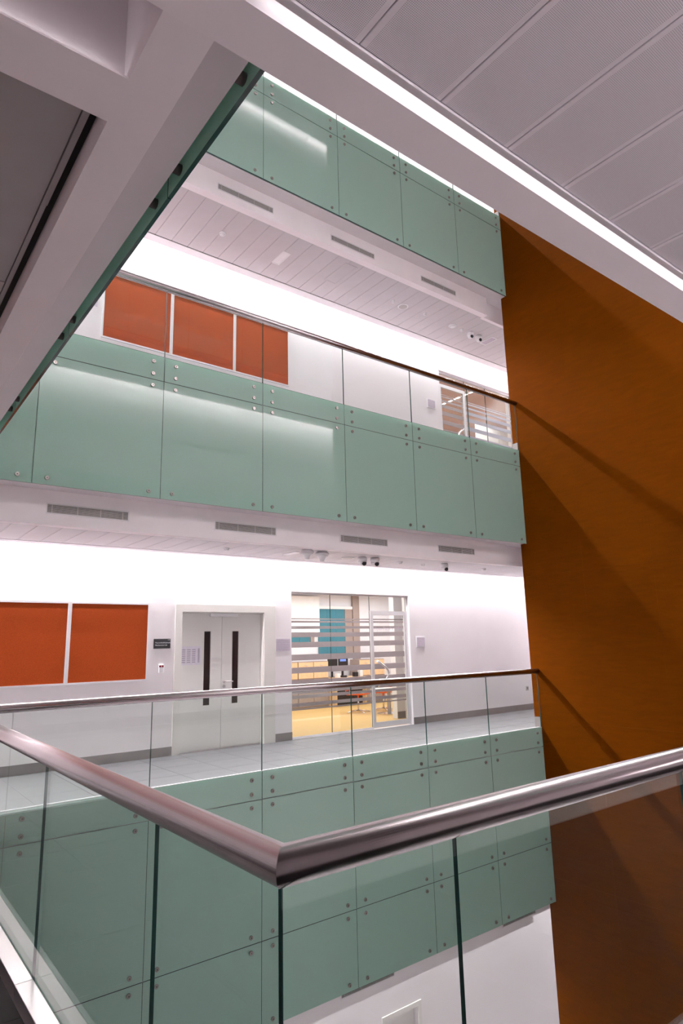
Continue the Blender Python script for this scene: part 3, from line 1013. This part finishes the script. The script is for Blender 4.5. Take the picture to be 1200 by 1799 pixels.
chair(9.80, 12.15, 0.6, 'orange swivel chair left of the white table, seen through the glass wall')
chair(10.56, 12.12, -1.2, 'orange chair behind the white table, seen through the glass door')
t = tag(empty('meeting_table', (10.17, 11.48, F0)), 'white pedestal table seen through the glass door', 'table')
put('top', lathe_mesh([(0.40, 0), (0.42, 0.01), (0.42, 0.028), (0.41, 0.035)], 'white_p', 28), (10.17, 11.48, 0.58), t)
tube('pedestal', [(10.17, 11.48, F0 + 0.02), (10.17, 11.48, 0.58)], 0.045, 'grille', t, 14)
put('base', lathe_mesh([(0.28, 0), (0.28, 0.01), (0.08, 0.03)], 'chrome', 28), (10.17, 11.48, F0), t)

# ------------------------------------------------------------------ upper glazing and room
t = struct(empty('window_2', ((UX0 + UX1) / 2, YW + 0.05, F0 + H)))
tag(t, 'upper glazing with pale stripes and glass door beside the orange wall')
b = H
boxes('frame', [(UX0, UX1, YW + 0.05, YW + 0.10, UZ1 - 0.05, UZ1 - 0.001), (UX0 + 0.001, UX0 + 0.03, YW + 0.05, YW + 0.10, F0 + b, UZ1 - 0.05),
                (UX0, UX1, YW + 0.05, YW + 0.10, F0 + b, F0 + b + 0.03)], 'alu', t)
ub = [(z0 + b, z1 + b) for (z0, z1) in bands]
for (x0, x1) in ((11.345, 12.10), (12.115, 13.06)):
    p = box('glass_pane', x0, x1, gy - 0.006, gy + 0.006, F0 + b + 0.031, UZ1 - 0.051, 'glass_in', t, edge='edge', thin=1)
    for (z0, z1) in ub:
        box('frosted_stripe', x0, x1, gy - 0.008, gy - 0.0065, z0, z1, 'stripe_b', p)
box('glass_pane', UX0 + 0.031, 11.34, gy - 0.006, gy + 0.006, 7.555, UZ1 - 0.051, 'glass_in', t, edge='edge', thin=1)
dr = boxes('glass_door', [(UX0 + 0.032, 10.50, gy - 0.025, gy + 0.025, F0 + b + 0.031, 7.55), (11.26, 11.335, gy - 0.025, gy + 0.025, F0 + b + 0.031, 7.55),
                          (10.50, 11.26, gy - 0.025, gy + 0.025, 7.47, 7.55), (10.50, 11.26, gy - 0.025, gy + 0.025, F0 + b + 0.031, F0 + b + 0.12)], 'alu', t)
box('door_glass', 10.501, 11.259, gy - 0.005, gy + 0.005, F0 + b + 0.121, 7.469, 'glass_in', dr, edge='edge', thin=1)
for (z0, z1) in ub:
    box('frosted_stripe', 10.501, 11.259, gy - 0.007, gy - 0.0055, z0, z1, 'stripe', dr)
tube('door_handle', [(11.22 - 0.30 * math.sin(math.pi * q / 12) * 0.8, gy - 0.045, 6.58 - 0.5 * q / 12) for q in range(13)], 0.016, 'chrome', dr, 10)

struct(box('floor', 9.2, 17.0, YW + WT, 13.0, 5.0, F0 + b, 'carpet'))
struct(box('ceiling', 9.2, 17.0, YW + WT, 13.0, 7.97, 8.02, 'salmon'))
struct(boxes('wall_upper_room', [(9.1, 9.2, YW + WT, 13.0, 5.0, 8.02), (17.0, 17.1, YW + WT, 13.0, 5.0, 8.02), (9.1, 17.1, 13.0, 13.1, 5.0, 8.02), (13.4, 17.1, YW + WT - 0.1, YW + WT, 5.0, 8.02)], 'cream'))
for i in range(5):
    y0 = 10.10 + 0.26 * i
    l_ = tag(empty('strip_light', (12.29, y0 + 0.1, 7.95)), 'short bright strip light on the upper room ceiling, number %s from the glass' % ('first', 'second', 'third', 'fourth', 'fifth')[i], 'ceiling light', 'row of strip lights in the upper room')
    l_['label'] = ('strip light nearest the upper glazing on the salmon ceiling', 'second strip light in from the upper glazing', 'third strip light in the upper room, middle of its row', 'fourth strip light in from the upper glazing', 'strip light farthest into the upper room')[i]
    box('housing', 12.26, 12.32, y0, y0 + 0.2, 7.955, 7.969, 'white_p', l_)
    box('diffuser', 12.265, 12.315, y0 + 0.005, y0 + 0.195, 7.945, 7.954, 'lamp', l_)
area('upper_room_light', (12.6, 11.3, 7.9), 4.0, 1.6, 50, col=(1, 0.93, 0.92))
bw = tag(empty('window_blind', (14.6, 11.5, 6.9)), 'bright white blind at the right of the upper room', 'blind')
for i in range(4):
    box('blind_strip', 13.9 + 0.5 * i, 14.39 + 0.5 * i, 11.5, 11.52, 6.6, 7.9, 'blind_w', bw)

# ------------------------------------------------------------------ lower doorway
t = struct(empty('door_2', (8.515, YW, ZLOW)))
tag(t, 'white framed doorway on the white wall below the galleries')
boxes('door_frame', [(8.05, LX0, YW - 0.02, YW - 0.0005, ZLOW, -4.655), (LX1, 8.98, YW - 0.02, YW - 0.0005, ZLOW, -4.655), (LX0, LX1, YW - 0.02, YW - 0.0005, LZ1, -4.655)], 'doorframe', t)
box('door_leaf', LX0 + 0.01, LX1 - 0.01, YW + 0.09, YW + 0.13, ZLOW + 0.01, LZ1 - 0.01, 'door', t)

# ------------------------------------------------------------------ ceiling fittings
Z1, Z0 = ZC + H, ZC


def sensor(x, y, z, r, label, cat='sensor'):
    t = tag(empty('smoke_detector', (x, y, z)), label, cat)
    put('base', lathe_mesh([(r, 0), (r, -0.012), (r * 0.9, -0.02)], 'white_p', 20), (x, y, z), t)
    put('cap', lathe_mesh([(r * 0.72, -0.0201), (r * 0.66, -0.035), (r * 0.4, -0.042)], 'white_p', 20, sm=True), (x, y, z), t)


def dome(x, y, z, label, r=0.075):
    t = tag(empty('dome_camera', (x, y, z)), label, 'camera', 'dome cameras under the galleries')
    put('housing', lathe_mesh([(r * 0.8, 0), (r, -0.02), (r, -0.06), (r * 0.93, -0.075)], 'white_p', 22, sm=True), (x, y, z), t)
    put('dome', lathe_mesh([(r * 0.90, -0.0751), (r * 0.86, -0.098), (r * 0.68, -0.122), (r * 0.40, -0.138), (r * 0.12, -0.144)], 'white_p', 22, sm=True), (x, y, z), t)
    put('lens', lathe_mesh([(r * 0.58, 0), (r * 0.5, 0.02), (r * 0.2, 0.03)], 'black', 14, 'y'), (x, y - r * 0.52, z - 0.105), t)


def flush(x, y, z, dx, dy, mat, label, cat, name, fmat='white_p'):
    t = tag(empty(name, (x, y, z)), label, cat)
    f = 0.022
    boxes('frame', [(x - dx / 2, x + dx / 2, y - dy / 2, y - dy / 2 + f, z - 0.008, z - 0.0003), (x - dx / 2, x + dx / 2, y + dy / 2 - f, y + dy / 2, z - 0.008, z - 0.0003),
                    (x - dx / 2, x - dx / 2 + f, y - dy / 2 + f, y + dy / 2 - f, z - 0.008, z - 0.0003), (x + dx / 2 - f, x + dx / 2, y - dy / 2 + f, y + dy / 2 - f, z - 0.008, z - 0.0003)], fmat, t)
    box('insert', x - dx / 2 + f, x + dx / 2 - f, y - dy / 2 + f, y + dy / 2 - f, z - 0.004, z - 0.0004, mat, t)


sensor(4.267, 8.50, Z1, 0.055, 'small white detector at the left of the upper board ceiling')
flush(5.41, 8.52, Z1, 0.16, 0.40, 'fitting', 'small lit rectangular fitting in the upper board ceiling', 'ceiling light', 'ceiling_light')
flush(6.55, 8.30, Z1, 0.27, 0.66, 'board', 'flush white access hatch in the upper board ceiling', 'hatch', 'access_hatch', 'board')
sensor(7.98, 8.46, Z1, 0.04, 'tiny sensor left of the round ceiling speaker, upper ceiling')
t = tag(empty('ceiling_speaker', (8.28, 8.485, Z1)), 'round white ceiling speaker in the upper board ceiling', 'speaker')
put('rim', lathe_mesh([(0.11, 0), (0.11, -0.01), (0.09, -0.016)], 'white_p', 26), (8.28, 8.485, Z1), t)
put('grille', lathe_mesh([(0.085, -0.0162), (0.07, -0.02)], 'grille', 26), (8.28, 8.485, Z1), t)
sensor(8.85, 8.44, Z1, 0.04, 'tiny sensor right of the round ceiling speaker, upper ceiling')
sensor(9.70, 8.46, Z1, 0.085, 'larger white detector left of the upper dome cameras')
sensor(10.0, 8.47, Z1, 0.04, 'tiny sensor next to the upper dome cameras')
dome(10.254, 8.45, Z1, 'left dome camera on the upper ceiling near the orange wall')
dome(10.533, 8.45, Z1, 'right dome camera on the upper ceiling near the orange wall')
flush(10.91, 8.48, Z1, 0.20, 0.36, 'lilac', 'small framed exit fitting beside the upper dome cameras', 'ceiling fitting', 'ceiling_fitting')

sensor(4.43, 8.52, Z0, 0.045, 'small detector at the left of the lower board ceiling')
flush(5.60, 8.5, Z0, 0.16, 0.40, 'fitting', 'small lit rectangular fitting in the lower board ceiling', 'ceiling light', 'ceiling_light')


def bell(x, y, label):
    t = tag(empty('wireless_antenna', (x, y, Z0)), label, 'antenna', 'white bell antennas on the lower ceiling')
    put('plate', lathe_mesh([(0.07, 0), (0.10, -0.02), (0.115, -0.05), (0.115, -0.058)], 'white_p', 24, sm=True), (x, y, Z0), t)
    put('bell', lathe_mesh([(0.108, -0.0585), (0.07, -0.085), (0.045, -0.115), (0.036, -0.15), (0.033, -0.165)], 'white_p', 24, sm=True), (x, y, Z0), t)


bell(5.55, 8.04, 'left of two white bell antennas under the middle gallery')
bell(5.895, 8.12, 'right of two white bell antennas under the middle gallery')
t = tag(empty('ceiling_speaker', (6.72, 8.51, Z0)), 'round flush speaker between antennas and cameras on the lower ceiling', 'speaker')
put('rim', lathe_mesh([(0.11, 0), (0.11, -0.01), (0.09, -0.016)], 'white_p', 26), (6.72, 8.51, Z0), t)
put('grille', lathe_mesh([(0.085, -0.0162), (0.07, -0.02)], 'grille', 26), (6.72, 8.51, Z0), t)
dome(6.90, 8.34, Z0, 'left dome camera of the pair under the middle gallery', 0.08)
dome(7.14, 8.29, Z0, 'right dome camera of the pair under the middle gallery', 0.08)
sensor(7.91, 8.49, Z0, 0.05, 'small sensor right of the lower dome cameras')
sensor(8.54, 8.54, Z0, 0.04, 'tiny sensor left of the single lower dome camera')
dome(8.855, 8.29, Z0, 'single dome camera under the middle gallery, nearest the orange wall', 0.075)
sensor(10.23, 8.50, Z0, 0.045, 'small sensor on the lower ceiling close to the orange wall')
